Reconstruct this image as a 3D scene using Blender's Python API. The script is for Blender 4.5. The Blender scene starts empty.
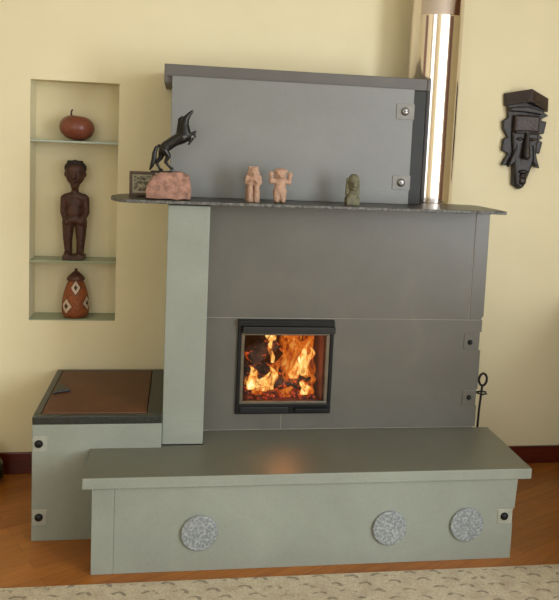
import bpy, bmesh, math, random
from mathutils import Vector, Matrix
random.seed(7)
S = bpy.context.scene
COL = S.collection
PI = math.pi

# ---------------------------------------------------------------- camera
yaw, pitch, roll = 0.1532, 0.1050, 0.0448
F = Vector((math.sin(yaw)*math.cos(pitch), math.cos(yaw)*math.cos(pitch), -math.sin(pitch)))
R0 = Vector((math.cos(yaw), -math.sin(yaw), 0)); U0 = R0.cross(F)
R1 = R0*math.cos(roll) + U0*math.sin(roll); U1 = -R0*math.sin(roll) + U0*math.cos(roll)
cd = bpy.data.cameras.new('camera'); cam = bpy.data.objects.new('camera', cd); COL.objects.link(cam)
M3 = Matrix((R1, U1, -F)).transposed()
cam.matrix_world = Matrix.Translation((-0.1778, -3.7754, 1.6957)) @ M3.to_4x4()
cd.sensor_fit = 'AUTO'; cd.sensor_width = 36; cd.lens = 749.59/600*36
cd.shift_x = (279.5-293.45)/600; cd.shift_y = (225.1-300)/600
cd.clip_start = 0.05
S.camera = cam

# ---------------------------------------------------------------- world, lights, exposure
W = bpy.data.worlds.new('world'); S.world = W; W.use_nodes = True
bg = W.node_tree.nodes['Background']; bg.inputs[0].default_value = (0.85, 0.92, 1, 1); bg.inputs[1].default_value = 0.4
S.view_settings.view_transform = 'Standard'; S.view_settings.look = 'None'
S.view_settings.gamma = 1; S.view_settings.use_curve_mapping = False
S.view_settings.exposure = 0.0

def area(name, loc, target, sx, sy, power, color):
    l = bpy.data.lights.new(name, 'AREA'); l.shape = 'RECTANGLE'; l.size = sx; l.size_y = sy
    l.energy = power; l.color = color
    o = bpy.data.objects.new(name, l); COL.objects.link(o); o.location = loc
    o.rotation_euler = (Vector(target)-Vector(loc)).to_track_quat('-Z', 'Y').to_euler()
    return o
# daylight through garden and patio windows behind and right, plus added left fill
area('window_daylight', (1.95, -5.46, 1.75), (1.95, 0, 1.75), 1.6, 2.2, 26, (0.90, 0.945, 1.0))
area('patio_daylight', (3.06, -4.15, 1.8), (-3, -4.15, 1.8), 1.8, 2.2, 200, (0.90, 0.945, 1.0))
area('left_fill', (-1.5, -5.46, 2.0), (-1.5, 0, 2.0), 1.2, 1.9, 24, (0.90, 0.945, 1.0))  # fill lamp added to brighten the niche and left side

# ---------------------------------------------------------------- materials
def lin(c):
    return tuple(((x/255)/12.92 if x/255 <= .04045 else ((x/255+.055)/1.055)**2.4) for x in c) + (1,)
class NT:
    def __init__(s, name):
        s.m = bpy.data.materials.new(name); s.m.use_nodes = True
        s.t = s.m.node_tree; s.n = s.t.nodes; s.b = s.n['Principled BSDF']; s.out = s.n['Material Output']
    def new(s, typ, **kw):
        n = s.n.new(typ)
        for k, v in kw.items(): setattr(n, k, v)
        return n
    def link(s, a, b): s.t.links.new(a, b)
    def coord(s, kind='Object'):
        return s.new('ShaderNodeTexCoord').outputs[kind]
    def mapping(s, scale=(1,1,1), rot=(0,0,0), kind='Object'):
        m = s.new('ShaderNodeMapping'); m.inputs['Scale'].default_value = scale; m.inputs['Rotation'].default_value = rot
        s.link(s.coord(kind), m.inputs[0]); return m.outputs[0]
    def noise(s, scale, detail=4, vec=None, rough=.5, dist=0):
        n = s.new('ShaderNodeTexNoise'); n.inputs['Scale'].default_value = scale; n.inputs['Detail'].default_value = detail
        n.inputs['Roughness'].default_value = rough; n.inputs['Distortion'].default_value = dist
        s.link(vec if vec is not None else s.coord(), n.inputs['Vector']); return n.outputs[0]
    def ramp(s, fac, stops, interp='LINEAR'):
        r = s.new('ShaderNodeValToRGB'); e = r.color_ramp.elements; r.color_ramp.interpolation = interp
        while len(e) < len(stops): e.new(.5)
        for k, (p, c) in enumerate(stops): e[k].position = p; e[k].color = c if len(c) == 4 else tuple(c)+(1,)
        s.link(fac, r.inputs[0]); return r.outputs[0]
    def math(s, op, a, b=None, c=None):
        n = s.new('ShaderNodeMath', operation=op)
        for i, v in enumerate((a, b, c)):
            if v is None: continue
            if isinstance(v, (int, float)): n.inputs[i].default_value = v
            else: s.link(v, n.inputs[i])
        return n.outputs[0]
    def mix(s, fac, a, b, blend='MIX'):
        n = s.new('ShaderNodeMix', data_type='RGBA', blend_type=blend)
        for i, v in ((0, fac), (6, a), (7, b)):
            if isinstance(v, (int, float)): n.inputs[i].default_value = v
            elif isinstance(v, tuple): n.inputs[i].default_value = v
            else: s.link(v, n.inputs[i])
        return n.outputs[2]
    def bump(s, h, strength=.2, dist=.002):
        n = s.new('ShaderNodeBump'); n.inputs['Strength'].default_value = strength; n.inputs['Distance'].default_value = dist
        s.link(h, n.inputs['Height']); s.link(n.outputs[0], s.b.inputs['Normal'])
    def set(s, color=None, rough=None, metal=None, spec=None):
        for k, v in (('Base Color', color), ('Roughness', rough), ('Metallic', metal), ('Specular IOR Level', spec)):
            if v is None: continue
            if isinstance(v, (int, float, tuple)): s.b.inputs[k].default_value = v
            else: s.link(v, s.b.inputs[k])
        return s.m

def simple(name, rgb, rough=.5, metal=0, spec=.5, var=.12, scale=20, bump=0, bscale=80, bdist=.001):
    t = NT(name); c = lin(rgb)
    lo = tuple(x*(1-var) for x in c[:3]); hi = tuple(min(1, x*(1+var)) for x in c[:3])
    t.set(t.ramp(t.noise(scale, 5), [(.3, lo), (.7, hi)]), rough, metal, spec)
    if bump: t.bump(t.noise(bscale, 4), bump, bdist)
    return t.m

def soapstone(name, rgb, rough, spec=.5, tint=None, spots=.1, cloud=3):
    t = NT(name); c = lin(rgb)
    co = t.coord()
    big = t.noise(cloud, 6, co, .6, .6); fine = t.noise(160, 3, co)
    t2 = lin(tint) if tint else tuple(x*1.12 for x in c[:3])+(1,)
    a = t.ramp(big, [(.3, tuple(x*.9 for x in c[:3])), (.55, c), (.8, t2)])
    b = t.ramp(fine, [(.35, (.96,)*3), (.65, (1.035,)*3)])
    base = t.mix(1.0, a, b, 'MULTIPLY')
    vor = t.new('ShaderNodeTexVoronoi'); vor.inputs['Scale'].default_value = 14; t.link(co, vor.inputs['Vector'])
    sp = t.ramp(vor.outputs['Distance'], [(0, (1,1,1)), (.05, (1,1,1)), (.09, (0,0,0))])
    base = t.mix(t.math('MULTIPLY', sp, spots), base, tuple(x*.45 for x in c[:3])+(1,))
    t.set(base, rough, 0, spec)
    t.bump(fine, .05, .0004)
    return t.m

MT = {}
MT['stone_light'] = soapstone('light_soapstone', (140, 146, 136), .5)
MT['stone_bench_top'] = soapstone('honed_soapstone', (104, 104, 90), .36, .6)
MT['stone_dark'] = soapstone('polished_soapstone', (96, 95, 88), .38, .5, tint=(106, 102, 94), cloud=4)
MT['stone_hood'] = soapstone('grey_soapstone', (121, 123, 121), .42, .5, cloud=2)
MT['stone_cap'] = soapstone('cap_soapstone', (90, 87, 83), .5)
MT['stone_shadow'] = simple('shaded_stone', (34, 37, 36), .6)  # recessed hood side: shade is put into this dark stone colour
MT['mortar'] = simple('pale_mortar', (146, 142, 132), .8)
MT['slate'] = simple('dark_slate', (56, 56, 52), .35, var=.3, scale=60, bump=.5, bscale=60, bdist=.003)
MT['chipped'] = simple('chipped_slate_edge', (92, 92, 88), .6, var=.8, scale=70, bump=.8, bscale=90, bdist=.003)
MT['plate'] = simple('bracket_plate', (122, 120, 114), .4, metal=.0)
MT['plate_light'] = simple('pale_bracket_plate', (160, 162, 150), .45)
MT['bolt'] = simple('dark_bolt', (40, 42, 44), .3, metal=.7)
MT['steel_bolt'] = simple('steel_bolt', (150, 150, 148), .25, metal=.8)
MT['cast_iron'] = simple('black_cast_iron', (14, 17, 18), .42, spec=.3, var=.2, bump=.2)
MT['door_metal'] = simple('dark_door_metal', (34, 38, 40), .35, metal=.3)
MT['trim_metal'] = simple('bright_trim_metal', (120, 116, 106), .3, metal=.8)
MT['vent'] = None
t = NT('speckled_vent'); co = t.coord()
v = t.new('ShaderNodeTexVoronoi'); v.inputs['Scale'].default_value = 95; t.link(co, v.inputs['Vector'])
nn = t.noise(120, 4, co)
t.set(t.ramp(t.math('MULTIPLY', v.outputs['Distance'], nn), [(.05, lin((122,131,134))), (.2, lin((134,142,146))), (.42, lin((168,175,178)))]), .38, .25)
t.bump(v.outputs['Distance'], .4, .002); MT['vent'] = t.m

# plaster wall
t = NT('cream_plaster')
t.set(t.ramp(t.noise(2.5, 3), [(.3, lin((225, 216, 180))), (.7, lin((230, 221, 186)))]), .75, 0, .25)
t.bump(t.noise(60, 5), .08, .002); MT['wall'] = t.m
MT['ceiling'] = simple('ceiling_white', (236, 232, 220), .9, var=.02)
MT['white_paint'] = simple('white_paint', (235, 233, 226), .5, var=.03)
MT['niche_glass_edge'] = None

# wood floor : planks at a slant
t = NT('oak_floor'); mp = t.mapping((1,1,1), (0,0,math.radians(-28)))
br = t.new('ShaderNodeTexBrick'); br.offset = .37; br.inputs['Scale'].default_value = 1
br.inputs['Brick Width'].default_value = .75; br.inputs['Row Height'].default_value = .075; br.inputs['Mortar Size'].default_value = .0012
br.inputs['Mortar Smooth'].default_value = .3; br.inputs['Bias'].default_value = 0
br.inputs['Color1'].default_value = lin((150, 92, 34)); br.inputs['Color2'].default_value = lin((168, 106, 42)); br.inputs['Mortar'].default_value = lin((120, 66, 28))
t.link(mp, br.inputs['Vector'])
g = t.new('ShaderNodeMapping'); g.inputs['Scale'].default_value = (3, 45, 1); t.link(mp, g.inputs[0])
gr = t.noise(1.6, 7, g.outputs[0], .6, .8)
t.set(t.mix(1, br.outputs['Color'], t.ramp(gr, [(.3, (.72,.68,.62)), (.65, (1.08,1.06,1.02))]), 'MULTIPLY'), .33, 0, .5)
t.bump(t.math('MULTIPLY', br.outputs['Fac'], -1), .25, .001); MT['floor'] = t.m

t = NT('baseboard_wood'); mp = t.mapping((1.2, 6, 30))
t.set(t.ramp(t.noise(2.5, 6, mp), [(.3, lin((70, 22, 12))), (.7, lin((98, 34, 18)))]), .3); MT['baseboard'] = t.m
t = NT('brown_door_wood'); mp = t.mapping((6, 6, .8))
t.set(t.ramp(t.noise(3, 6, mp), [(.3, lin((98, 58, 36))), (.7, lin((136, 84, 54)))]), .4); MT['door_wood'] = t.m
t = NT('shade_cabinet_wood'); mp = t.mapping((1, 6, 20))
t.set(t.ramp(t.noise(3, 6, mp), [(.3, lin((40, 18, 12))), (.7, lin((66, 30, 20)))]), .35); MT['dark_wood'] = t.m

# steel flue
t = NT('stainless_steel'); mp = t.mapping((40, 40, .6))
t.set(lin((226, 216, 208)), .1, 1); n = t.noise(3, 3, t.mapping((2, 2, 1.2))); t.bump(n, .06, .01); MT['steel'] = t.m

# rug with small dark hooks
t = NT('rug_weave'); co = t.mapping((1,1,1))
sx = t.new('ShaderNodeSeparateXYZ')
wob = t.new('ShaderNodeTexNoise'); wob.inputs['Scale'].default_value = 9; t.link(co, wob.inputs['Vector'])
add = t.new('ShaderNodeVectorMath', operation='MULTIPLY_ADD'); t.link(wob.outputs['Color'], add.inputs[0]); add.inputs[1].default_value = (.05,.05,0); t.link(co, add.inputs[2])
t.link(add.outputs[0], sx.inputs[0])
rowh = .052; cw = .118
ry = t.math('DIVIDE', sx.outputs[1], rowh); row = t.math('FLOOR', ry)
fy = t.math('SUBTRACT', t.math('FRACT', ry), .35)
xx = t.math('ADD', t.math('DIVIDE', sx.outputs[0], cw), t.math('MULTIPLY', row, .41))
fx = t.math('SUBTRACT', t.math('FRACT', xx), .5)
dx = t.math('MULTIPLY', fx, cw/.031); dy = t.math('MULTIPLY', fy, rowh/.021)
rr = t.math('SQRT', t.math('ADD', t.math('MULTIPLY', dx, dx), t.math('MULTIPLY', dy, dy)))
ring = t.math('LESS_THAN', t.math('ABSOLUTE', t.math('SUBTRACT', rr, .8)), .24)
up = t.math('GREATER_THAN', t.math('ADD', dy, t.math('MULTIPLY', dx, .35)), .12)
mask = t.math('MULTIPLY', ring, up)
mask = t.math('MULTIPLY', mask, t.ramp(t.noise(35, 2, co), [(.36, (0,0,0)), (.5, (.6,)*3)]))
base = t.ramp(t.noise(130, 5, co, .7), [(.3, lin((164, 152, 128))), (.7, lin((206, 196, 172)))])
base = t.mix(t.ramp(t.noise(16, 4, co), [(.45, (0,0,0)), (.75, (.5,)*3)]), base, lin((150, 132, 112)))
t.set(t.mix(mask, base, lin((92, 86, 78))), .95, 0, .1); t.bump(t.noise(260, 3, co), .6, .003); MT['rug'] = t.m

MT['lid'] = simple('brown_leather_lid', (90, 52, 26), .5, var=.18, scale=9, bump=.2)
MT['rim'] = simple('green_black_rim', (42, 46, 42), .3, var=.5, scale=70)
MT['rim_edge'] = simple('rim_edge', (110, 112, 100), .5, var=.3, scale=50)
# objects
MT['horse'] = simple('black_bronze', (24, 24, 21), .38, metal=.3, var=.5, scale=40, bump=.5, bscale=120)
MT['granite'] = simple('pink_granite', (150, 114, 98), .85, var=.35, scale=45, bump=.8, bscale=60, bdist=.006)
MT['pink_clay'] = simple('pink_carved_stone', (172, 140, 118), .8, var=.22, scale=90, bump=.6, bscale=160, bdist=.003)
MT['green_stone'] = simple('green_carved_stone', (98, 96, 74), .7, var=.35, scale=50, bump=.5, bscale=100, bdist=.002)
MT['dark_carved'] = simple('dark_carved_wood', (68, 38, 28), .5, var=.4, scale=40, bump=.6, bscale=90, bdist=.003)
MT['hair'] = simple('black_hair_paint', (34, 24, 20), .6)
MT['mask'] = simple('dark_mask_wood', (32, 25, 21), .42, var=.5, scale=22, bump=.8, bscale=70, bdist=.004)
MT['mask_red'] = simple('reddish_mask_wood', (46, 32, 26), .42, var=.35, scale=22, bump=.8, bscale=70, bdist=.004)
MT['gourd_red'] = None
t = NT('polished_gourd'); c = t.noise(7, 4, None, .5, 1)
t.set(t.ramp(c, [(.3, lin((112, 58, 42))), (.7, lin((140, 80, 58)))]), .32); MT['gourd_red'] = t.m
MT['stem'] = simple('dried_stem', (70, 56, 40), .8)
MT['lid_dark'] = simple('dark_brown_leather', (84, 52, 38), .5, var=.3, scale=50, bump=.5)
MT['frame_wood'] = simple('small_frame_wood', (84, 66, 50), .5, var=.2, scale=40)
MT['iron'] = simple('wrought_iron', (30, 28, 27), .5, metal=.4)
MT['log'] = None
t = NT('charred_log'); co = t.coord()
e = t.ramp(t.noise(22, 5, co, .6, 1.2), [(.58, (0,0,0)), (.70, (.8,.08,.006)), (.82, (1,.4,.06))])
t.set(t.ramp(t.noise(30, 4, co), [(.3, (.006,.004,.003)), (.7, (.05,.025,.015))]), .9)
t.link(e, t.b.inputs['Emission Color']); t.b.inputs['Emission Strength'].default_value = 1.1; t.bump(t.noise(40, 4, co), 1, .01); MT['log'] = t.m
t = NT('ember_bed'); co = t.coord()
e = t.ramp(t.noise(38, 5, co, .6, .8), [(.45, (.03,.001,0)), (.58, (.7,.05,.01)), (.7, (1,.25,.05)), (.82, (1,.6,.2))])
t.set((.02,.012,.01,1), .9); t.link(e, t.b.inputs['Emission Color']); t.b.inputs['Emission Strength'].default_value = .6
t.bump(t.noise(38, 4, co), 1, .01); MT['embers'] = t.m
MT['firebrick'] = simple('sooty_firebrick', (84, 44, 26), .9, var=.5, scale=14, bump=.5)
# glass pane: thin clear glass
t = NT('oven_glass'); tr = t.new('ShaderNodeBsdfTransparent'); gl = t.new('ShaderNodeBsdfGlossy'); gl.inputs['Roughness'].default_value = .08
fr = t.new('ShaderNodeFresnel'); fr.inputs['IOR'].default_value = 1.3; mx = t.new('ShaderNodeMixShader')
t.link(fr.outputs[0], mx.inputs[0]); t.link(tr.outputs[0], mx.inputs[1]); t.link(gl.outputs[0], mx.inputs[2]); t.link(mx.outputs[0], t.out.inputs[0]); MT['glass'] = t.m
t = NT('green_shelf_glass'); tr = t.new('ShaderNodeBsdfTransparent'); tr.inputs[0].default_value = (.62,.74,.62,1); 
t.set(lin((168, 178, 150)), .1); mx = t.new('ShaderNodeMixShader'); mx.inputs[0].default_value = .8
t.link(tr.outputs[0], mx.inputs[1]); t.link(t.b.outputs[0], mx.inputs[2]); t.link(mx.outputs[0], t.out.inputs[0]); MT['shelf_glass'] = t.m
t = NT('window_glass'); tr = t.new('ShaderNodeBsdfTransparent'); gl = t.new('ShaderNodeBsdfGlossy'); gl.inputs['Roughness'].default_value = .02
mx = t.new('ShaderNodeMixShader'); mx.inputs[0].default_value = .06
t.link(tr.outputs[0], mx.inputs[1]); t.link(gl.outputs[0], mx.inputs[2]); t.link(mx.outputs[0], t.out.inputs[0]); MT['window_glass'] = t.m

def flame_mat(name, seed, hot):
    t = NT(name); mp = t.mapping((1, 1, .55)); mp.node.inputs['Location'].default_value = (seed, seed*.7, 0)
    n = t.noise(21, 4, mp, .55, 1.8)
    lw = t.new('ShaderNodeLayerWeight'); lw.inputs[0].default_value = .5
    face = t.math('SUBTRACT', 1, lw.outputs['Facing'])
    dens = t.math('MULTIPLY', t.math('POWER', face, 1.5), t.ramp(n, [(.40, (0,0,0)), (.58, (1,1,1))]))
    heat = t.math('ADD', t.math('MULTIPLY', n, 1.0), t.math('MULTIPLY', face, .06+hot*.7))
    c = t.ramp(heat, [(.3, (.2,.01,.0)), (.5, (.75,.07,.004)), (.66, (1,.25,.02)), (.82, (1,.62,.16)), (.95, (1,.85,.45))])
    em = t.new('ShaderNodeEmission'); t.link(c, em.inputs[0]); em.inputs[1].default_value = .62+hot*2.2
    tr = t.new('ShaderNodeBsdfTransparent'); mx = t.new('ShaderNodeMixShader')
    t.link(dens, mx.inputs[0]); t.link(tr.outputs[0], mx.inputs[1]); t.link(em.outputs[0], mx.inputs[2]); t.link(mx.outputs[0], t.out.inputs[0])
    return t.m
MT['flame_a'] = flame_mat('orange_flame', 1.3, .02)
MT['flame_b'] = flame_mat('yellow_flame', 4.1, .3)

# woven gourd material: orange with white diamonds, dark centres (cylindrical coordinates)
t = NT('beaded_gourd'); sx = t.new('ShaderNodeSeparateXYZ'); t.link(t.coord(), sx.inputs[0])
ang = t.math('ARCTAN2', sx.outputs[0], t.math('MULTIPLY', sx.outputs[1], -1))
def diamond(a0, z0, w, h):
    da = t.math('ABSOLUTE', t.math('SUBTRACT', ang, a0)); dz = t.math('ABSOLUTE', t.math('SUBTRACT', sx.outputs[2], z0))
    return t.math('ADD', t.math('DIVIDE', da, w), t.math('DIVIDE', dz, h))
d = t.math('MINIMUM', t.math('MINIMUM', diamond(.12, .155, .5, .037), diamond(-.62, .062, .5, .04)), diamond(1.15, .075, .5, .037))
c0 = t.ramp(t.noise(60, 4), [(.3, lin((126, 66, 32))), (.7, lin((168, 92, 46)))])
w = t.new('ShaderNodeTexWave'); w.inputs['Scale'].default_value = 60; w.bands_direction = 'Z'; t.link(t.coord(), w.inputs[0])
c0 = t.mix(.15, c0, w.outputs['Color'], 'MULTIPLY')
c1 = t.ramp(d, [(0, lin((60, 44, 40))), (.38, lin((206, 186, 164))), (.95, lin((90, 40, 24))), (1.15, lin((90, 40, 24)))], 'CONSTANT')
t.set(t.mix(t.math('LESS_THAN', d, 1.15), c0, c1), .55); t.bump(w.outputs['Fac'], .4, .002); MT['beaded'] = t.m

# small photo print: dark figure on pale ground
t = NT('photo_print'); co = t.coord('Generated')
t.set(t.ramp(t.noise(5, 4, co, .6, .5), [(.42, lin((168, 160, 132))), (.52, lin((96, 92, 74))), (.62, lin((60, 58, 48)))]), .3); MT['print'] = t.m
MT['mat_board'] = simple('pale_mat', (176, 168, 142), .6, var=.05)

# ---------------------------------------------------------------- geometry helpers
def finish(name, bm, mat, parent=None, smooth=False, bevel=0, seg=2, angle=40):
    bmesh.ops.recalc_face_normals(bm, faces=bm.faces)
    me = bpy.data.meshes.new(name); bm.to_mesh(me); bm.free()
    for m in (mat if isinstance(mat, (list, tuple)) else [mat]): me.materials.append(MT[m] if isinstance(m, str) else m)
    if smooth:
        for p in me.polygons: p.use_smooth = True
    o = bpy.data.objects.new(name, me); COL.objects.link(o)
    if parent: o.parent = parent
    if bevel:
        b = o.modifiers.new('bevel', 'BEVEL'); b.width = bevel; b.segments = seg; b.limit_method = 'ANGLE'; b.angle_limit = math.radians(angle)
    return o
def box(bm, x0, x1, y0, y1, z0, z1, mi=0):
    vs = [bm.verts.new(p) for p in ((x0,y0,z0),(x1,y0,z0),(x1,y1,z0),(x0,y1,z0),(x0,y0,z1),(x1,y0,z1),(x1,y1,z1),(x0,y1,z1))]
    for f in ((0,3,2,1),(4,5,6,7),(0,1,5,4),(1,2,6,5),(2,3,7,6),(3,0,4,7)):
        bm.faces.new([vs[i] for i in f]).material_index = mi
def prism(bm, pts, axis, a, b, mi=0):
    """polygon pts in the plane across axis, extruded from a to b"""
    def P(p, t): return {'y': (p[0], t, p[1]), 'z': (p[0], p[1], t), 'x': (t, p[0], p[1])}[axis]
    A = [bm.verts.new(P(p, a)) for p in pts]; B = [bm.verts.new(P(p, b)) for p in pts]
    bm.faces.new(A).material_index = mi; bm.faces.new(B[::-1]).material_index = mi
    n = len(pts)
    for i in range(n): bm.faces.new([A[i], B[i], B[(i+1) % n], A[(i+1) % n]]).material_index = mi
def lathe(bm, prof, c=(0,0,0), seg=40, axis='z', squash=(1,1)):
    rings = []
    for r, h in prof:
        ring = []
        for k in range(seg):
            a = 2*PI*k/seg; u, v = r*math.cos(a)*squash[0], r*math.sin(a)*squash[1]
            p = (u, v, h) if axis == 'z' else (u, h, v)
            ring.append(bm.verts.new((c[0]+p[0], c[1]+p[1], c[2]+p[2])))
        rings.append(ring)
    for A, B in zip(rings, rings[1:]):
        for k in range(seg): bm.faces.new([A[k], A[(k+1) % seg], B[(k+1) % seg], B[k]])
    bm.faces.new(rings[0][::-1]); bm.faces.new(rings[-1])
def tube(bm, pts, radii, seg=12):
    pts = [Vector(p) for p in pts]; n = len(pts)
    if isinstance(radii, (int, float)): radii = [radii]*n
    rings = []; ref = Vector((0, 1, 0))
    for i, p in enumerate(pts):
        t_ = (pts[min(i+1, n-1)]-pts[max(i-1, 0)]).normalized()
        if abs(t_.dot(ref)) > .95: ref = Vector((1, 0, 0))
        u = t_.cross(ref).normalized(); v = t_.cross(u)
        rings.append([bm.verts.new(p + (u*math.cos(2*PI*k/seg)+v*math.sin(2*PI*k/seg))*radii[i]) for k in range(seg)])
    for A, B in zip(rings, rings[1:]):
        for k in range(seg): bm.faces.new([A[k], A[(k+1) % seg], B[(k+1) % seg], B[k]])
    bm.faces.new(rings[0][::-1]); bm.faces.new(rings[-1])
def ell(bm, c, r, rot=(0,0,0), sub=3):
    from mathutils import Euler
    m = Matrix.Translation(c) @ Euler(rot).to_matrix().to_4x4() @ Matrix.Diagonal((*r, 1))
    bmesh.ops.create_icosphere(bm, subdivisions=sub, radius=1, matrix=m)
def cap(bm, a, b, ra, rb):
    """tapered limb with round ends"""
    a, b = Vector(a), Vector(b); n = 5; pts = []; rs = []
    for k in range(n+1): pts.append(a.lerp(b, k/n)); rs.append(ra+(rb-ra)*k/n)
    tube(bm, pts, rs, 12); ell(bm, a, (ra,)*3, sub=2); ell(bm, b, (rb,)*3, sub=2)
def carve(name, bm, mat, parent, voxel, smooth=3):
    """fuse overlapping shapes into one continuous surface"""
    me = bpy.data.meshes.new(name); bm.to_mesh(me); bm.free()
    o = bpy.data.objects.new(name, me); COL.objects.link(o)
    r = o.modifiers.new('r', 'REMESH'); r.mode = 'VOXEL'; r.voxel_size = voxel
    s = o.modifiers.new('s', 'SMOOTH'); s.factor = .5; s.iterations = smooth
    dg = bpy.context.evaluated_depsgraph_get(); dg.update()
    m2 = bpy.data.meshes.new_from_object(o.evaluated_get(dg)); m2.name = name
    o.modifiers.clear(); o.data = m2; bpy.data.meshes.remove(me)
    m2.materials.clear(); m2.materials.append(MT[mat])
    for p in m2.polygons: p.use_smooth = True
    if parent: o.parent = parent
    return o
def thing(name, label, cat, loc=(0,0,0), group=None, rz=0):
    o = bpy.data.objects.new(name, None); COL.objects.link(o); o.location = loc; o.rotation_euler = (0,0,rz)
    o.empty_display_size = .05
    return tag(o, label, cat, group)
def tag(o, label, cat, group=None, kind=None):
    o['label'] = label; o['category'] = cat
    if group: o['group'] = group
    if kind: o['kind'] = kind
    return o
def struct(o): o['kind'] = 'structure'; return o
def B(*boxes):
    bm = bmesh.new()
    for b in boxes: box(bm, *b)
    return bm
def PR(pts, axis, a, b):
    bm = bmesh.new(); prism(bm, pts, axis, a, b); return bm

# ================================================================ THE ROOM
XL, XR, YB, ZC = -2.8, 3.0, -5.4, 3.3
nx0, nx1, nz0, nz1, nd = -.894, -.479, .784, 1.958, .15
bm = bmesh.new(); T = .2
box(bm, XL-T, nx0, 0, T, 0, ZC); box(bm, nx1, XR+T, 0, T, 0, ZC)
box(bm, nx0, nx1, 0, T, 0, nz0); box(bm, nx0, nx1, 0, T, nz1, ZC); box(bm, nx0, nx1, nd, T, nz0, nz1)
bmesh.ops.remove_doubles(bm, verts=bm.verts, dist=1e-5)
struct(finish('wall_back', bm, 'wall'))
struct(finish('floor', B((XL-T, XR+T, YB-T, T, -.1, 0)), 'floor'))
struct(finish('ceiling', B((XL-T, XR+T, YB-T, T, ZC, ZC+.1)), 'ceiling'))
# wall behind the camera with the garden window and an added opening for the fill
wx0, wx1, wz0, wz1 = 1.08, 2.82, .6, 2.9
struct(finish('wall_front', B((XL-T, -2.15, YB-T, YB, 0, ZC), (-.85, wx0, YB-T, YB, 0, ZC), (-2.15, -.85, YB-T, YB, 0, 1.0), (-2.15, -.85, YB-T, YB, 3.0, ZC), (wx1, XR+T, YB-T, YB, 0, ZC), (wx0, wx1, YB-T, YB, 0, wz0), (wx0, wx1, YB-T, YB, wz1, ZC)), 'wall'))
ry0, ry1 = -5.1, -3.2
struct(finish('wall_right', B((XR, XR+T, YB, ry0, 0, ZC), (XR, XR+T, ry1, 0, 0, ZC), (XR, XR+T, ry0, ry1, 0, wz0), (XR, XR+T, ry0, ry1, wz1, ZC)), 'wall'))
w3 = struct(finish('window_3', B((XR+.07, XR+.13, ry0, ry1, wz0, wz0+.06), (XR+.07, XR+.13, ry0, ry1, wz1-.06, wz1), (XR+.07, XR+.13, ry0, ry0+.06, wz0+.06, wz1-.06), (XR+.07, XR+.13, ry1-.06, ry1, wz0+.06, wz1-.06)), 'white_paint', bevel=.004))
finish('window_pane', B((XR+.097, XR+.105, ry0+.06, ry1-.06, wz0+.06, wz1-.06)), 'window_glass', w3)
struct(finish('trim_2', B((XL+.001, XR-.03, YB+.001, YB+.03, 3.01, ZC-.001), (XR-.03, XR-.001, YB+.031, -.001, 3.01, ZC-.001)), 'door_wood'))
struct(finish('door_2', B((XL+.001, XL+.045, -2.9, -1.9, 0, 2.3)), 'door_wood', bevel=.004))
struct(finish('wall_left', B((XL-T, XL, YB, 0, 0, ZC)), 'wall'))
w1 = struct(finish('window_1', B((wx0, wx1, YB-.13, YB-.07, wz0, wz0+.06), (wx0, wx1, YB-.13, YB-.07, wz1-.06, wz1), (wx0, wx0+.06, YB-.13, YB-.07, wz0+.06, wz1-.06), (wx1-.06, wx1, YB-.13, YB-.07, wz0+.06, wz1-.06)), 'white_paint', bevel=.004))
finish('window_pane', B((wx0+.06, wx1-.06, YB-.105, YB-.097, wz0+.06, wz1-.06)), 'window_glass', w1)
w4 = struct(finish('fill_window', B((-2.15, -.85, YB-.13, YB-.07, 1.0, 1.06), (-2.15, -.85, YB-.13, YB-.07, 2.94, 3.0), (-2.15, -2.09, YB-.13, YB-.07, 1.06, 2.94), (-.91, -.85, YB-.13, YB-.07, 1.06, 2.94)), 'white_paint', bevel=.004))  # made-up window frame around the added left fill lamp
finish('window_pane', B((-2.09, -.91, YB-.105, YB-.097, 1.06, 2.94)), 'window_glass', w4)
d1 = struct(finish('door_1', B((XR-.045, XR-.001, -2.5, -1.55, 0, 2.3)), 'door_wood', bevel=.004))
bm = bmesh.new(); lathe(bm, [(.012, 0), (.012, .05), (.03, .055), (.03, .085), (.02, .1)], (0,0,0)); 
o = finish('door_knob', bm, 'trim_metal', d1, True); o.rotation_euler = (0, -PI/2, 0); o.location = (XR-.045, -2.42, 1.0)
for nm, b in (('baseboard_left', (-1.5, -.754, -.016, 0, 0, .11)), ('baseboard_right', (1.258, 2.98, -.016, 0, 0, .098))):
    struct(finish(nm, B(b), 'baseboard', bevel=.004))

# ================================================================ MASONRY HEATER
H = .40
PY = -.4876
heater = thing('masonry_heater', 'tall dark grey soapstone masonry heater with glass fire door burning', 'fireplace', (.5, PY, H))
def hp(name, bm, mat, **kw):
    o = finish(name, bm, mat, heater, **kw); o.matrix_parent_inverse = Matrix.Translation((-.5, -PY, -H)); return o
dx0, dx1, dz0, dz1 = .099, .538, .478, .918
TOP = 1.431
# mortar-coloured masonry core around the firebox, slightly behind the facing slabs
hp('core', B((-.21, dx0+.02, PY+.02, -.002, 0, TOP), (dx1-.02, 1.245, PY+.02, -.002, 0, TOP), (dx0+.02, dx1-.02, PY+.02, -.002, dz1-.02, TOP), (dx0+.02, dx1-.02, PY+.02, -.002, 0, dz0+.03), (dx0+.02, dx1-.02, -.09, -.002, dz0+.03, dz1-.02)), 'stone_light')
hp('mortar_joint', B((-.045, 1.246, PY+.0018, PY+.02, .923, TOP), (-.045, dx0+.01, PY+.0018, PY+.02, H, .923), (dx1-.01, 1.236, PY+.0018, PY+.02, H, .923), (dx0+.01, dx1-.01, PY+.0018, PY+.02, H, dz0+.02), (dx0+.01, dx1-.01, PY+.0018, PY+.02, dz1-.01, .923)), 'mortar')
hp('upper_slab', B((-.046, 1.1815, PY, PY+.018, .9225, TOP)), 'stone_dark', bevel=.0015)
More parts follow.
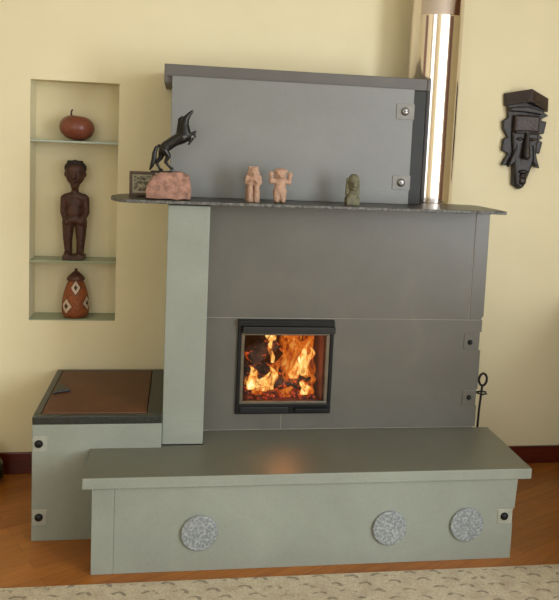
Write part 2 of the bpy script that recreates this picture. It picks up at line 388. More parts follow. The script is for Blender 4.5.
hp('upper_corner_slab', PR([(1.184, .9225), (1.240, .9225), (1.254, .94), (1.251, TOP), (1.184, TOP)], 'y', PY-.0005, PY+.16), 'stone_dark', bevel=.002)
hp('lower_slab', PR([(-.046, .4035), (.3115, .4035), (.3115, dz0), (dx0, dz0), (dx0, dz1+.002), (-.046, dz1+.002)], 'y', PY, PY+.018), 'stone_dark', bevel=.0015)
hp('lower_slab', PR([(.3145, .4035), (1.25, .4035), (1.25, .505), (1.243, .508), (1.243, .584), (1.25, .588), (1.25, .774), (1.238, .778), (1.238, .86), (1.25, .865), (1.25, dz1+.002), (dx1, dz1+.002), (dx1, dz0), (.3145, dz0)], 'y', PY, PY+.018), 'stone_dark', bevel=.0015)
hp('side_slab', B((1.238, 1.2495, PY+.0185, -.002, H, .92)), 'stone_dark')
hp('side_pillar', B((-.2214, -.0476, -.645, PY+.018, .402, TOP)), 'stone_light', bevel=.003)
hp('side_pillar_return', B((-.2214, -.206, PY+.0185, -.002, 0, TOP)), 'stone_light')
def bracket(parent, x0, x1, z0, z1, y, pm, bmn, inv, bolt=None, r=.012):
    p = finish('bracket', B((x0, x1, y-.003, y+.004, z0, z1)), pm, parent, bevel=.0015); p.matrix_parent_inverse = inv
    bx, bz = bolt if bolt else ((x0+x1)/2, (z0+z1)/2)
    bm = bmesh.new(); lathe(bm, [(r*1.25, 0), (r*1.25, -.003), (r, -.004), (r, -.009), (r*.75, -.0115)], (bx, y-.003, bz), 20, 'y')
    finish('bolt', bm, bmn, p, True)
    bm = bmesh.new(); bx_ = r*.55
    box(bm, bx-bx_, bx+bx_, y-.0155, y-.0135, bz-.0018, bz+.0018); finish('bolt_slot', bm, 'bolt', p)
    return p
hinv = Matrix.Translation((-.5, -PY, -H))
bracket(heater, 1.165, 1.238, .782, .856, PY-.0005, 'stone_dark', 'bolt', hinv, (1.195, .815), .009)
bracket(heater, 1.175, 1.243, .510, .582, PY-.0005, 'stone_dark', 'bolt', hinv, (1.208, .548), .009)

# fire door
door = hp('fire_door', B((dx0+.001, dx1-.001, PY-.014, PY+.03, dz1-.026, dz1), (dx0+.001, dx1-.001, PY-.014, PY+.03, dz0+.001, dz0+.046), (dx0+.001, dx0+.017, PY-.014, PY+.03, dz0+.046, dz1-.026), (dx1-.017, dx1-.001, PY-.014, PY+.03, dz0+.046, dz1-.026)), 'cast_iron', bevel=.003)
def dp(name, bm, mat, **kw): return finish(name, bm, mat, door, **kw)
dp('top_bar', B((dx0+.02, dx1+.002, PY-.034, PY-.014, dz1-.062, dz1-.03)), 'door_metal', bevel=.004)
dp('top_ledge', B((dx0+.002, dx1-.002, PY-.03, PY-.0145, dz1-.0285, dz1-.002)), 'cast_iron', bevel=.003)
gx0, gx1, gz0, gz1 = dx0+.032, dx1-.034, dz0+.058, dz1-.074
dp('inner_frame', B((dx0+.017, dx1-.017, PY-.010, PY+.006, gz1, dz1-.062), (dx0+.017, dx1-.017, PY-.010, PY+.006, dz0+.046, gz0), (dx0+.017, gx0, PY-.010, PY+.006, gz0, gz1), (gx1, dx1-.017, PY-.010, PY+.006, gz0, gz1)), 'trim_metal', bevel=.002)
dp('glass', B((gx0, gx1, PY-.002, PY+.002, gz0, gz1)), 'glass')
dp('handle', B((dx0+.27, dx0+.425, PY-.036, PY-.024, dz0+.014, dz0+.032), (dx0+.28, dx0+.295, PY-.024, PY-.014, dz0+.017, dz0+.029), (dx0+.40, dx0+.415, PY-.024, PY-.014, dz0+.017, dz0+.029)), 'cast_iron', bevel=.003)
dp('bottom_bar', B((dx0+.02, dx0+.24, PY-.022, PY-.014, dz0+.008, dz0+.036)), 'door_metal', bevel=.003)
# firebox lining (open towards the door)
hp('firebox_lining', B((dx0+.021, dx0+.036, PY+.032, -.10, dz0+.031, dz1-.021), (dx1-.036, dx1-.021, PY+.032, -.10, dz0+.031, dz1-.021), (dx0+.036, dx1-.036, -.115, -.10, dz0+.031, dz1-.021), (dx0+.036, dx1-.036, PY+.032, -.115, dz0+.031, dz0+.04), (dx0+.036, dx1-.036, PY+.032, -.115, dz1-.03, dz1-.021)), 'firebrick')

# fire : logs, embers, flames
FZ = dz0+.041
bm = bmesh.new()
for k in range(260):
    r = random.uniform(.005, .012)
    ell(bm, (random.uniform(.16, .48), random.uniform(PY+.07, -.15), FZ+r*.8), (r, r*random.uniform(.7,1.2), r*.8), (random.random(), random.random(), 0), 1)
tag(finish('ember_bed', bm, 'embers', smooth=True), 'glowing red ember bed under the logs behind the fire door glass', 'embers', kind='stuff')
def log(p0, p1, r, label):
    bm = bmesh.new(); p0, p1 = Vector(p0), Vector(p1); n = 14; pts = [p0.lerp(p1, k/n) for k in range(n+1)]
    tube(bm, pts, [r*(.93+.1*random.random()) for _ in pts], 18)
    for v_ in bm.verts: v_.co += Vector((random.uniform(-1,1), random.uniform(-1,1), random.uniform(-1,1)))*r*.07
    tag(finish('firewood_log', bm, 'log', smooth=True), label, 'firewood', 'burning logs in the firebox')
log((.15, -.30, FZ+.055), (.47, -.33, FZ+.05), .032, 'charred log lying lowest across the front of the fire')
log((.17, -.20, FZ+.07), (.46, -.17, FZ+.06), .04, 'charred log lying at the back of the fire')
log((.17, -.27, FZ+.15), (.30, -.22, FZ+.23), .048, 'thick black log leaning in the upper left of the fire')
log((.32, -.27, FZ+.11), (.465, -.21, FZ+.16), .03, 'charred log resting crosswise at the right of the fire')
fire = thing('fire', 'orange and yellow wood fire blazing behind the glass door', 'fire', (.32, -.28, FZ))
def flame(x, y, z, h, w, lean, mat, seed):
    rnd = random.Random(seed); bm = bmesh.new(); n = 22; seg = 16; rings = []
    ph = rnd.uniform(0, 6); amp = rnd.uniform(.012, .028)
    for k in range(n+1):
        s = k/n; cx = x + lean*s*s + amp*math.sin(ph+s*7)*s; cy = y + .012*math.sin(ph*2+s*5)
        r = w*(math.sin(PI*min(1, (s*.82+.18)))**.9)*(1-s*.35) + .0008
        ring = []
        for j in range(seg):
            a = 2*PI*j/seg; q = r*(1+.16*math.sin(3*a+ph+s*9)+.1*math.sin(5*a-s*14))
            ring.append(bm.verts.new((cx-.32+q*math.cos(a), cy+.28+q*.45*math.sin(a), z-FZ+h*s)))
        rings.append(ring)
    for A, Bq in zip(rings, rings[1:]):
        for j in range(seg): bm.faces.new([A[j], A[(j+1) % seg], Bq[(j+1) % seg], Bq[j]])
    bm.faces.new(rings[0][::-1]); bm.faces.new(rings[-1])
    finish('flame', bm, mat, fire, True)
FL = [(.180,-.38,FZ+.035,.125,.030,.0,'flame_b'), (.205,-.35,FZ+.02,.10,.034,-.010,'flame_b'), (.245,-.37,FZ+.02,.10,.030,.01,'flame_b'), (.272,-.38,FZ+.03,.12,.030,.01,'flame_b'),
      (.225,-.39,FZ+.01,.06,.04,.0,'flame_a'), (.30,-.33,FZ+.08,.15,.026,.05,'flame_a'), (.36,-.34,FZ+.06,.24,.040,.07,'flame_a'), (.385,-.37,FZ+.08,.17,.034,.07,'flame_b'),
      (.40,-.31,FZ+.05,.30,.045,-.05,'flame_a'), (.455,-.33,FZ+.06,.28,.038,.0,'flame_a'), (.43,-.37,FZ+.10,.14,.028,.03,'flame_b'), (.462,-.37,FZ+.01,.09,.024,.01,'flame_a'),
      (.37,-.24,FZ+.17,.20,.05,-.03,'flame_a'), (.44,-.21,FZ+.14,.23,.055,.0,'flame_a'), (.275,-.31,FZ+.255,.10,.030,.03,'flame_b'), (.285,-.30,FZ+.14,.16,.012,-.02,'flame_b'),
      (.43,-.39,FZ+.015,.07,.028,.01,'flame_b'), (.34,-.39,FZ+.005,.05,.035,.02,'flame_a')]
for i, f in enumerate(FL): flame(*f, 30+i)
fl = bpy.data.lights.new('firelight', 'POINT'); fl.energy = 1.1; fl.color = (1, .34, .10); fl.shadow_soft_size = .06
o = bpy.data.objects.new('firelight', fl); COL.objects.link(o); o.location = (.34, -.42, .70)

# ================================================================ MANTEL
bm = bmesh.new()
mpts = [(1.243, -.684), (1.246, -.60), (1.240, -.40), (1.215, -.345), (1.15, -.33), (-.365, -.33)]
for k in range(1, 12):
    a = PI/2 + PI*k/12; mpts.append((-.365+.100*math.cos(a), -.507+.177*math.sin(a)))
mpts.append((-.365, -.684))
prism(bm, mpts, 'z', 1.4375, 1.4515)
for f in bm.faces: f.material_index = 0 if abs(f.normal.z) > .5 else 1
bmesh.ops.recalc_face_normals(bm, faces=bm.faces); bm.normal_update()
for f in bm.faces: f.material_index = 0 if abs(f.normal.z) > .5 else 1
mant = finish('mantel_shelf', bm, ['slate', 'chipped'], bevel=.003)
tag(mant, 'thin dark slate mantel shelf with rounded left end and chipped edge', 'mantel shelf')

# ================================================================ HOOD
HZ = 1.4522
hood = thing('heater_hood', 'grey soapstone upper hood block with overhanging cap slab, on the mantel shelf', 'fireplace hood', (.32, -.30, HZ))
hi = Matrix.Translation((-.32, .30, -HZ))
def op(name, bm, mat, **kw):
    o = finish(name, bm, mat, hood, **kw); o.matrix_parent_inverse = hi; return o
op('body', B((-.215, .86, -.4305, -.329, HZ, 1.972), (-.215, .86, -.329, -.002, HZ-.02, 1.972)), 'stone_hood')
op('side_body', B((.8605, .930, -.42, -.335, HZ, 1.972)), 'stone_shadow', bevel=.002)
op('front_slab', PR([(-.2213, HZ), (.8625, HZ), (.8625, 1.515), (.868, 1.52), (.868, 1.58), (.8625, 1.588), (.8625, 1.835), (.868, 1.84), (.868, 1.905), (.8625, 1.91), (.8625, 1.974), (-.2213, 1.974)], 'y', -.455, -.431), 'stone_hood', bevel=.002)
op('cap_slab', B((-.256, .928, -.43, -.335, 1.9725, 2.026), (-.256, .862, -.335, -.002, 1.9725, 2.026), (-.256, -.2153, -.43, -.002, 1.944, 1.9725)), 'stone_cap', bevel=.003)
bracket(hood, .782, .864, 1.838, 1.908, -.4555, 'plate', 'steel_bolt', hi, (.822, 1.873), .015)
bracket(hood, .782, .864, 1.520, 1.583, -.4555, 'plate', 'steel_bolt', hi, (.822, 1.551), .015)

# ================================================================ FLUE
bm = bmesh.new(); pr_ = [(.130, 1.4325), (.130, 1.450), (.1275, 1.452), (.1275, 2.335), (.1285, 2.338), (.1285, 2.348), (.1275, 2.351), (.1275, ZC-.002)]
lathe(bm, pr_, (1.042, -.172, 0), 96)
o = finish('flue_pipe', bm, 'steel', None, True); e_ = o.modifiers.new('es', 'EDGE_SPLIT'); e_.split_angle = math.radians(35)
tag(o, 'polished stainless steel flue pipe rising beside the hood to the ceiling', 'flue pipe')

# ================================================================ HEARTH BENCH
bench = thing('hearth_bench', 'low light grey soapstone hearth bench with projecting top slab', 'hearth', (.4, -.9, 0))
bi = Matrix.Translation((-.4, .9, 0))
def bp(name, bm, mat, **kw):
    o = finish(name, bm, mat, bench, **kw); o.matrix_parent_inverse = bi; return o
bp('top_slab', PR([(-.5135, -.953), (1.3142, -.953), (1.3142, -.4885), (1.262, -.4885), (-.0465, -.4885), (-.0465, -.6465), (-.5135, -.6465)], 'z', .3535, H), ['stone_light', 'stone_bench_top'], bevel=.0035, seg=3)
for p in bpy.data.objects['top_slab'].data.polygons: p.material_index = 1 if p.normal.z > .5 else 0
GY = -.940
bp('front_slab', PR([(-.392, 0), (1.252, 0), (1.252, .153), (1.247, .157), (1.247, .217), (1.256, .221), (1.262, .353), (-.392, .353)], 'y', GY, GY+.05), 'stone_light', bevel=.002)
bp('corner_slab', B((-.4776, -.3925, GY-.0004, -.68, 0, .353)), 'stone_light', bevel=.002)
bp('base', B((-.414, 1.245, GY+.0505, -.68, 0, .353), (-.19, 1.245, -.68, -.49, 0, .353)), 'stone_light')
bracket(bench, 1.182, 1.247, .157, .219, GY-.0002, 'plate_light', 'bolt', bi, (1.211, .189), .0135)
for x, z in ((-.062, .161), (.714, .155), (1.046, .159)):
    bm = bmesh.new(); lathe(bm, [(.0715, 0), (.0715, -.010), (.069, -.0125), (.066, -.0125)], (x, GY-.0005, z), 48, 'y')
    o = bp('vent_cover', bm, 'vent', smooth=False); o['label'] = 'round speckled grey vent cover'

# ================================================================ WOOD BOX
wb = thing('wood_box', 'light grey stone wood box with brown lid, left of the hearth bench', 'wood box', (-.48, -.33, 0))
wi = Matrix.Translation((.48, .33, 0))
def wp(name, bm, mat, **kw):
    o = finish(name, bm, mat, wb, **kw); o.matrix_parent_inverse = wi; return o
wp('front_panel', B((-.7503, -.2225, -.6701, -.645, 0, .505), ), 'stone_light', bevel=.002)
wp('body', B((-.7503, -.2225, -.6445, -.018, 0, .505)), 'stone_light')
wp('rim', B((-.7503, -.2225, -.6701, -.635, .5055, .540), (-.7503, -.722, -.635, -.018, .5055, .540), (-.285, -.2225, -.635, -.018, .5055, .540), (-.722, -.285, -.045, -.018, .5055, .540)), 'rim', bevel=.003)
lid = wp('lid', B((-.719, -.288, -.632, -.048, .5065, .543)), 'lid', bevel=.004)
bm = bmesh.new(); prism(bm, [(-.712, -.40), (-.705, -.255), (-.640, -.36)], 'z', .5435, .552)
pl = finish('lid_handle', bm, 'bolt', lid, bevel=.003)
for x, z in ((-.722, .425), (-.720, .106)):
    bracket(wb, x-.026, x+.032, z-.034, z+.034, -.6702, 'plate_light', 'bolt', wi, (x, z), .0135)

# ================================================================ NICHE SHELVES AND ITEMS
for z, lb in ((1.673, 'upper thin greenish glass shelf in the wall niche'), (1.083, 'lower thin greenish glass shelf in the wall niche')):
    tag(finish('glass_shelf', B((nx0+.001, nx1-.001, .004, nd-.001, z-.010, z)), 'shelf_glass', bevel=.001), lb, 'shelf', 'glass shelves in the wall niche')
struct(finish('trim_1', B((nx0+.001, nx1-.001, .001, nd-.001, nz0+.0005, nz0+.006)), 'shelf_glass'))
# red gourd
g_ = thing('round_gourd', 'round reddish brown gourd with a short dry stem, on the upper glass shelf', 'gourd', (-.690, .07, 1.674))
bm = bmesh.new(); prof = []
for k in range(25):
    a = -PI/2 + PI*k/24; prof.append((max(.002, .085*math.cos(a)**.92 if math.cos(a) > 0 else .002), .0625+.0625*math.sin(a) - (.006*math.exp(-((k-24)/2.5)**2))))
lathe(bm, prof, (0,0,0), 48); b_ = finish('gourd_body', bm, 'gourd_red', g_, True); b_.rotation_euler = (0, math.radians(5), 0); b_.location = (0, 0, .0015)
bm = bmesh.new(); tube(bm, [(-.020, 0, .118), (-.024, 0, .130), (-.022, 0, .145), (-.017, 0, .152)], [.006, .0045, .004, .005], 10); finish('stem', bm, 'stem', g_, True)
# carved standing figure
f_ = thing('carved_figure', 'dark brown carved wooden standing figure with large oval head, on the lower glass shelf', 'statue', (-.690, .07, 1.0835))
bm = bmesh.new()
box(bm, -.052, .052, -.045, .045, 0, .022)
for s in (-1, 1):
    cap(bm, (s*.028, 0, .03), (s*.032, -.004, .10), .019, .022); cap(bm, (s*.032, -.004, .10), (s*.030, 0, .19), .023, .031)
    ell(bm, (s*.030, -.014, .030), (.020, .032, .012))
    cap(bm, (s*.052, 0, .305), (s*.057, .002, .235), .018, .015); cap(bm, (s*.057, .002, .235), (s*.040, -.024, .195), .015, .012); ell(bm, (s*.034, -.028, .190), (.015, .010, .018))
    cap(bm, (0, 0, .318), (s*.045, 0, .308), .024, .020)
ell(bm, (0, 0, .20), (.050, .036, .032)); ell(bm, (0, -.004, .24), (.042, .034, .055)); ell(bm, (0, 0, .285), (.050, .033, .042))
cap(bm, (0, 0, .32), (0, 0, .365), .020, .017)
ell(bm, (0, -.002, .425), (.047, .042, .058)); ell(bm, (0, -.006, .383), (.024, .028, .042)); ell(bm, (0, -.003, .450), (.049, .043, .035))
cap(bm, (0, -.040, .445), (0, -.047, .412), .006, .009)
ell(bm, (0, -.036, .388), (.013, .010, .0055)); 
for s in (-1, 1): ell(bm, (s*.018, -.036, .433), (.010, .007, .005)); ell(bm, (s*.048, 0, .425), (.006, .012, .014)); cap(bm, (s*.028, -.034, .448), (s*.008, -.040, .446), .004, .004)
ell(bm, (.050, -.006, .165), (.012, .012, .012))
carve('figure_body', bm, 'dark_carved', f_, .003, 2)
bm = bmesh.new(); ell(bm, (0, .006, .462), (.052, .044, .030)); 
for s in (-1, 1): ell(bm, (s*.040, .006, .455), (.014, .030, .022)); 
for k in range(5): ell(bm, (-.03+.015*k, -.01, .486+(.004 if k == 2 else 0)), (.009, .02, .008))
carve('hair', bm, 'hair', f_, .003, 1)
# beaded gourd
g2 = thing('beaded_gourd', 'orange brown gourd patterned with white diamonds, on the niche floor', 'gourd', (-.680, .07, .7905))
bm = bmesh.new(); lathe(bm, [(.045, 0), (.058, .004), (.065, .02), (.068, .045), (.066, .08), (.060, .115), (.052, .145), (.043, .168), (.036, .182), (.034, .19)], seg=56)
finish('gourd_body', bm, 'beaded', g2, True)
bm = bmesh.new(); lathe(bm, [(.034, .186), (.044, .187), (.044, .196), (.038, .205), (.028, .216), (.016, .226), (.008, .232), (.007, .243), (.003, .246)], seg=40)
finish('gourd_lid', bm, 'lid_dark', g2, True)

# ================================================================ THINGS ON THE MANTEL
MZ = 1.4518
# granite base rock
bm = bmesh.new()
from mathutils import noise
prof = [(-.092, 0), (-.094, .02), (-.087, .052), (-.066, .088), (-.036, .108), (.05, .113), (.080, .096), (.090, .06), (.091, .012), (.089, 0)]
prism(bm, prof, 'y', -.055, .055)
bmesh.ops.triangulate(bm, faces=bm.faces[:])
me_ = bm
rock = carve('rock_body', me_, 'granite', None, .006, 5)
for v_ in rock.data.vertices:
    n3 = Vector(v_.co); v_.co += v_.normal*(noise.noise(n3*28)*.004+noise.noise(n3*70)*.0025)
zmin = min(v_.co.z for v_ in rock.data.vertices)
for v_ in rock.data.vertices: v_.co.z -= zmin
rock.name = 'granite_rock'; rock.location = (-.222, -.60, MZ)
tag(rock, 'rough pink granite rock on the mantel shelf, carrying the horse', 'rock')
# rearing horse (side-on, leaping up to the right)
hs = thing('horse_statue', 'black bronze rearing horse statuette on the pink granite rock', 'statue', (-.222, -.60, MZ+.113))
def hx(x, z, y=0): return (x+.222, y, z-(MZ+.113))
bm = bmesh.new()
cap(bm, hx(-.240, 1.668), hx(-.205, 1.694), .023, .023)          # rump to loin
cap(bm, hx(-.205, 1.694), hx(-.170, 1.712), .023, .027)          # barrel
ell(bm, hx(-.158, 1.718), (.024, .020, .026))                    # chest
cap(bm, hx(-.158, 1.725), hx(-.164, 1.762), .024, .019)          # neck
cap(bm, hx(-.164, 1.762), hx(-.160, 1.785), .019, .015)
cap(bm, hx(-.160, 1.787), hx(-.142, 1.812), .015, .008)          # head pointing up
cap(bm, hx(-.142, 1.808), hx(-.134, 1.820), .007, .006)
for s in (-1, 1): cap(bm, hx(-.168, 1.790, s*.006), hx(-.176, 1.800, s*.008), .0035, .0015)   # ears
ell(bm, hx(-.246, 1.662), (.020, .021, .022))
hind = {-1: [(-.243, 1.655), (-.226, 1.632), (-.238, 1.606), (-.217, 1.583), (-.209, 1.580)], 1: [(-.252, 1.652), (-.258, 1.624), (-.274, 1.602), (-.262, 1.576), (-.252, 1.572)]}
fore = {-1: [(-.158, 1.712), (-.134, 1.726), (-.118, 1.738), (-.122, 1.722), (-.118, 1.715)], 1: [(-.162, 1.704), (-.140, 1.700), (-.126, 1.708), (-.140, 1.690), (-.144, 1.684)]}
for s in (-1, 1):
    P = [hx(a, b, s*.011) for a, b in hind[s]]; rs = [.0175, .011, .007, .005, .006]
    for i in range(4): cap(bm, P[i], P[i+1], rs[i], rs[i+1])
    P = [hx(a, b, s*.010) for a, b in fore[s]]; rs = [.010, .0065, .0048, .004, .005]
    for i in range(4): cap(bm, P[i], P[i+1], rs[i], rs[i+1])
carve('horse_body', bm, 'horse', hs, .0022, 2)
bm = bmesh.new(); P = [hx(-.262, 1.676), hx(-.277, 1.664), hx(-.284, 1.640), hx(-.286, 1.612), hx(-.294, 1.588), hx(-.302, 1.570)]
tube(bm, P, [.005, .008, .010, .011, .008, .003], 12); finish('tail', bm, 'horse', hs, True)
bm = bmesh.new()
for k in range(7):
    u = k/6; p = Vector(hx(-.182+.006*u, 1.735+.055*u)); cap(bm, p, p+Vector((-.014, random.uniform(-.002,.002), -.006)), .009, .003)
carve('mane', bm, 'horse', hs, .002, 1)
bm = bmesh.new(); box(bm, *(-.075, .035), -.025, .025, -.004, .004); finish('plinth', bm, 'horse', hs, bevel=.002)
for x in (-.040,):
    bm = bmesh.new(); tube(bm, [hx(-.256, 1.576, .011), hx(-.262, 1.5665, .011)], .004, 8); finish('mounting_pin', bm, 'horse', hs)
bm = bmesh.new(); tube(bm, [hx(-.213, 1.582, -.011), hx(-.213, 1.5665, -.011)], .004, 8); finish('mounting_pin', bm, 'horse', hs)
# framed picture
pf = thing('picture_frame', 'small brown framed picture leaning behind the pink rock at the left mantel end', 'picture frame', (-.335, -.50, MZ+.002), rz=math.radians(4))
tilt = Matrix.Rotation(math.radians(-10), 4, 'X')
def pfp(name, bm, mat, par=pf, **kw):
    bm.transform(tilt); return finish(name, bm, mat, par, **kw)
w_, h_ = .055, .106
pfp('frame', B((-w_, w_, -.006, .006, 0, .013), (-w_, w_, -.006, .006, h_-.013, h_), (-w_, -w_+.013, -.006, .006, .013, h_-.013), (w_-.013, w_, -.006, .006, .013, h_-.013)), 'frame_wood', bevel=.002)
pfp('mat_board', B((-w_+.013, w_-.013, 0, .003, .013, h_-.013)), 'mat_board')
pfp('print', B((-w_+.019, w_-.019, -.001, -.0002, .021, h_-.019)), 'print')
pfp('easel_back', PR([(-.02, 0), (.02, 0), (.008, .08), (-.008, .08)], 'y', .012, .016), 'frame_wood')
# seated pink figure
s1 = thing('seated_stone_figure', 'pink stone seated figurine, left one of the pink pair on the mantel', 'statue', (.131, -.60, MZ))
bm = bmesh.new()
box(bm, -.029, .029, -.020, .032, 0, .052)
ell(bm, (0, .008, .09), (.031, .024, .045)); box(bm, -.026, .026, .0, .028, .05, .11)
for s in (-1, 1):
    cap(bm, (s*.014, -.022, .008), (s*.014, -.026, .062), .011, .012); cap(bm, (s*.014, -.026, .064), (s*.015, .002, .07), .012, .013)
    cap(bm, (s*.026, 0, .104), (s*.028, -.010, .080), .010, .009); cap(bm, (s*.028, -.010, .080), (s*.010, -.026, .090), .008, .007)
ell(bm, (0, -.004, .122), (.020, .019, .024)); box(bm, -.020, .020, -.004, .022, .115, .150); ell(bm, (0, -.024, .120), (.004, .005, .009)); 
for s in (-1, 1): ell(bm, (s*.008, -.021, .127), (.005, .004, .003)); ell(bm, (s*.021, -.002, .122), (.005, .008, .012))
carve('seated_figure_body', bm, 'pink_clay', s1, .0025, 2)
# pink figure raising both hands
s2 = thing('arms_up_stone_figure', 'pink stone figurine raising both hands beside its head, on the mantel', 'statue', (.247, -.60, MZ))
bm = bmesh.new()
for s in (-1, 1):
    cap(bm, (s*.013, 0, .010), (s*.014, 0, .050), .013, .017); ell(bm, (s*.013, -.010, .008), (.011, .017, .008))
    cap(bm, (s*.020, 0, .092), (s*.038, -.002, .088), .013, .011); cap(bm, (s*.038, -.002, .088), (s*.040, -.008, .116), .011, .009); ell(bm, (s*.041, -.009, .122), (.011, .009, .012))
ell(bm, (0, 0, .060), (.026, .021, .030)); ell(bm, (0, 0, .085), (.025, .020, .022))
ell(bm, (0, -.004, .118), (.026, .023, .023)); ell(bm, (0, -.006, .134), (.031, .024, .014)); ell(bm, (0, -.026, .116), (.012, .008, .010)); ell(bm, (0, -.026, .126), (.005, .005, .006))
for s in (-1, 1): ell(bm, (s*.011, -.026, .124), (.005, .004, .004))
carve('raised_hands_figure_body', bm, 'pink_clay', s2, .0025, 2)
# green bust
s3 = thing('stone_bust', 'small green-brown stone bust at the right of the mantel', 'statue', (.565, -.60, MZ))
bm = bmesh.new()
box(bm, -.029, .029, -.026, .026, 0, .034); ell(bm, (0, 0, .036), (.029, .026, .022))
ell(bm, (.002, 0, .092), (.024, .026, .042)); ell(bm, (.004, .004, .108), (.025, .026, .028)); cap(bm, (0, 0, .04), (0, 0, .07), .018, .018)
cap(bm, (0, -.026, .100), (0, -.032, .085), .004, .007); ell(bm, (0, -.024, .070), (.010, .007, .004))
for s in (-1, 1): ell(bm, (s*.009, -.024, .100), (.006, .004, .004)); cap(bm, (s*.022, .002, .11), (s*.024, .002, .05), .008, .009)
carve('bust_body', bm, 'green_stone', s3, .0025, 2)

# ================================================================ WALL MASK
mk = thing('wall_mask', 'dark carved wooden mask with jagged edges and flat crown on the right wall', 'mask', (1.605, -.002, 1.78))
def mp_(x, z): return (x-1.605, z-1.78)
def mpr(name, pts, y0, y1, mat, **kw):
    return finish(name, PR([mp_(*p) for p in pts], 'y', y0, y1), mat, mk, **kw)
outline = [(1.503,1.955),(1.515,2.0),(1.70,1.985),(1.700,1.93),(1.735,1.915),(1.695,1.893),(1.698,1.885),(1.726,1.882),(1.716,1.818),(1.690,1.815),(1.712,1.795),(1.688,1.782),(1.712,1.775),(1.700,1.712),(1.680,1.716),(1.702,1.636),(1.655,1.652),(1.640,1.60),(1.622,1.532),(1.598,1.520),(1.560,1.545),(1.556,1.645),(1.492,1.645),(1.524,1.706),(1.490,1.722),(1.494,1.782),(1.516,1.792),(1.488,1.835),(1.484,1.875),(1.512,1.895)]
mpr('back_board', outline, -.028, 0, 'mask', bevel=.005)
# crown : two faces meeting at a ridge
bm = bmesh.new()
A = [mp_(1.490, 1.952), mp_(1.604, 1.975), mp_(1.732, 1.932)]; Bt = [mp_(1.484, 2.018), mp_(1.600, 2.042), mp_(1.730, 2.004)]
ys = [-.02, -.095, -.02]
f1 = [bm.verts.new((p[0], y, p[1])) for p, y in zip(A, ys)]; f2 = [bm.verts.new((p[0], y, p[1])) for p, y in zip(Bt, ys)]
g1 = [bm.verts.new((p[0], 0, p[1])) for p in A]; g2v = [bm.verts.new((p[0], 0, p[1])) for p in Bt]
for i in range(2):
    bm.faces.new([f1[i], f1[i+1], f2[i+1], f2[i]]); bm.faces.new([g1[i], g2v[i], g2v[i+1], g1[i+1]])
    bm.faces.new([f2[i], f2[i+1], g2v[i+1], g2v[i]]); bm.faces.new([f1[i], g1[i], g1[i+1], f1[i+1]])
bm.faces.new([f1[0], f2[0], g2v[0], g1[0]]); bm.faces.new([f1[2], g1[2], g2v[2], f2[2]])
finish('crown', bm, 'mask_red', mk, bevel=.004)
bm = bmesh.new(); prism(bm, [mp_(1.507,1.945), mp_(1.604,1.955), mp_(1.700,1.935), mp_(1.690,1.915), mp_(1.600,1.925), mp_(1.512,1.925)], 'y', -.055, -.02); finish('headband', bm, 'mask', mk, bevel=.006)
bm = bmesh.new(); box(bm, -.070, .070, -.062, -.02, .04, .13); finish('forehead', bm, 'mask_red', mk, bevel=.012)
bm = bmesh.new()
prism(bm, [mp_(*p) for p in ((1.530,1.825),(1.680,1.825),(1.672,1.70),(1.640,1.60),(1.620,1.54),(1.598,1.525),(1.572,1.545),(1.560,1.62),(1.545,1.70))], 'y', -.048, -.02); finish('face', bm, 'mask', mk, bevel=.010)
bm = bmesh.new(); cap(bm, (.005, -.058, .040), (0, -.075, -.085), .010, .020); cap(bm, (-.055, -.055, .038), (.0, -.060, .044), .008, .009); cap(bm, (.060, -.055, .038), (.0, -.060, .044), .008, .009)
ell(bm, (0, -.050, -.165), (.028, .018, .012)); ell(bm, (0, -.050, -.190), (.024, .016, .010)); ell(bm, (0, -.045, -.215), (.022, .016, .022)); carve('nose_and_brow', bm, 'mask', mk, .004, 1)
for s in (-1, 1):
    bm = bmesh.new(); ell(bm, (s*.036+.004, -.050, .005), (.019, .012, .009)); finish('eye', bm, 'mask_red', mk, True)
    bm = bmesh.new(); prism(bm, [(s*.042, -.02), (s*.088, -.145), (s*.050, -.115)], 'y', -.056, -.03); finish('cheek_ornament', bm, 'mask', mk, bevel=.004)

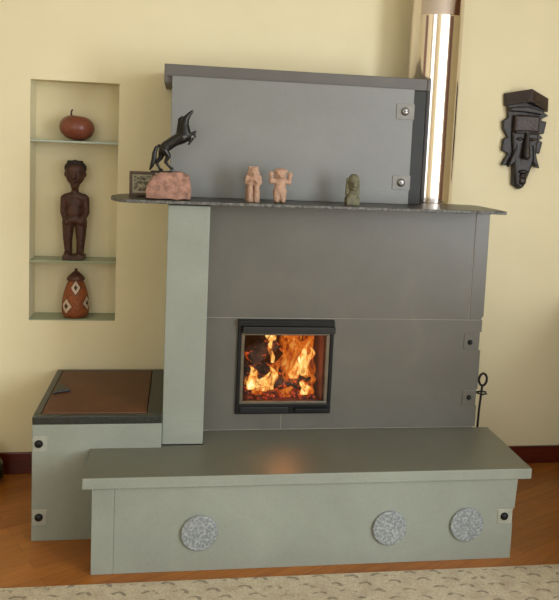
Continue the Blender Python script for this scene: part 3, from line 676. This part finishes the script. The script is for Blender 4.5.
# ================================================================ POKER
pk = thing('fire_poker', 'thin black iron poker with looped handle at the right side of the heater', 'poker', (1.30, -.40, .0))
bm = bmesh.new()
loop = [(.012+.020*math.sin(a), 0, .605+.030*(-math.cos(a))) for a in [2*PI*k/20 for k in range(20)]]
tube(bm, [(-.005, 0, .004), (-.002, 0, .2), (.003, 0, .45), (.011, 0, .575)], [.006, .006, .0055, .0055], 10)
tube(bm, loop+loop[:1], .0058, 10)
finish('shaft', bm, 'iron', pk, True)
bm = bmesh.new()
tube(bm, [(-.049, 0, .545), (-.02, -.002, .540), (.01, -.018, .536), (.030, -.012, .538), (.034, .004, .54), (.016, .014, .541), (-.02, .006, .541)], .0045, 8)
o = finish('hanging_hook', bm, 'iron', None, True); o.location = (1.30, -.40, 0); o.parent = heater; o.matrix_parent_inverse = hinv

# ================================================================ RUG, ADDED SHADE CABINET, VASE
tag(finish('rug', B((-1.7, 1.93, -2.9, -1.018, .0005, .012)), 'rug', bevel=.004), 'beige woven rug with small dark hook marks along the floor', 'rug')
cb = thing('shade_cabinet', 'unseen dark reddish wood cabinet added to shade the lower right wall', 'cabinet', (2.35, -.35, 0))  # added outside the view to cast shade on wall and floor
bm = B((-.37, .3, -1.85, .33, .05, .93)); finish('shade_cabinet_body', bm, 'dark_wood', cb, bevel=.004)
finish('shade_cabinet_top', B((-.38, .31, -1.86, .33, .9305, .96)), 'dark_wood', cb, bevel=.004)
for sx_ in (-.33, .27):
    for sy_ in (-1.8, .3): finish('leg', B((sx_-.02, sx_+.02, sy_-.02, sy_+.02, 0, .05)), 'dark_wood', cb)
vs = thing('patterned_vase', 'small dark vase with pale patches at the far left edge on the floor', 'vase', (-1.045, -.13, 0))
bm = bmesh.new(); lathe(bm, [(.04, 0), (.052, .015), (.068, .055), (.064, .10), (.045, .14), (.032, .165), (.036, .18)], seg=36)
t = NT('mottled_glaze'); t.set(t.ramp(t.noise(22, 3), [(.45, lin((26, 20, 16))), (.55, lin((70, 60, 42))), (.68, lin((170, 176, 160)))]), .3); MT['mottled'] = t.m
finish('vase_body', bm, 'mottled', vs, True)
bm = bmesh.new(); lathe(bm, [(.030, .172), (.04, .180), (.04, .188), (.032, .190)], seg=36); finish('vase_rim', bm, 'lid_dark', vs, True)
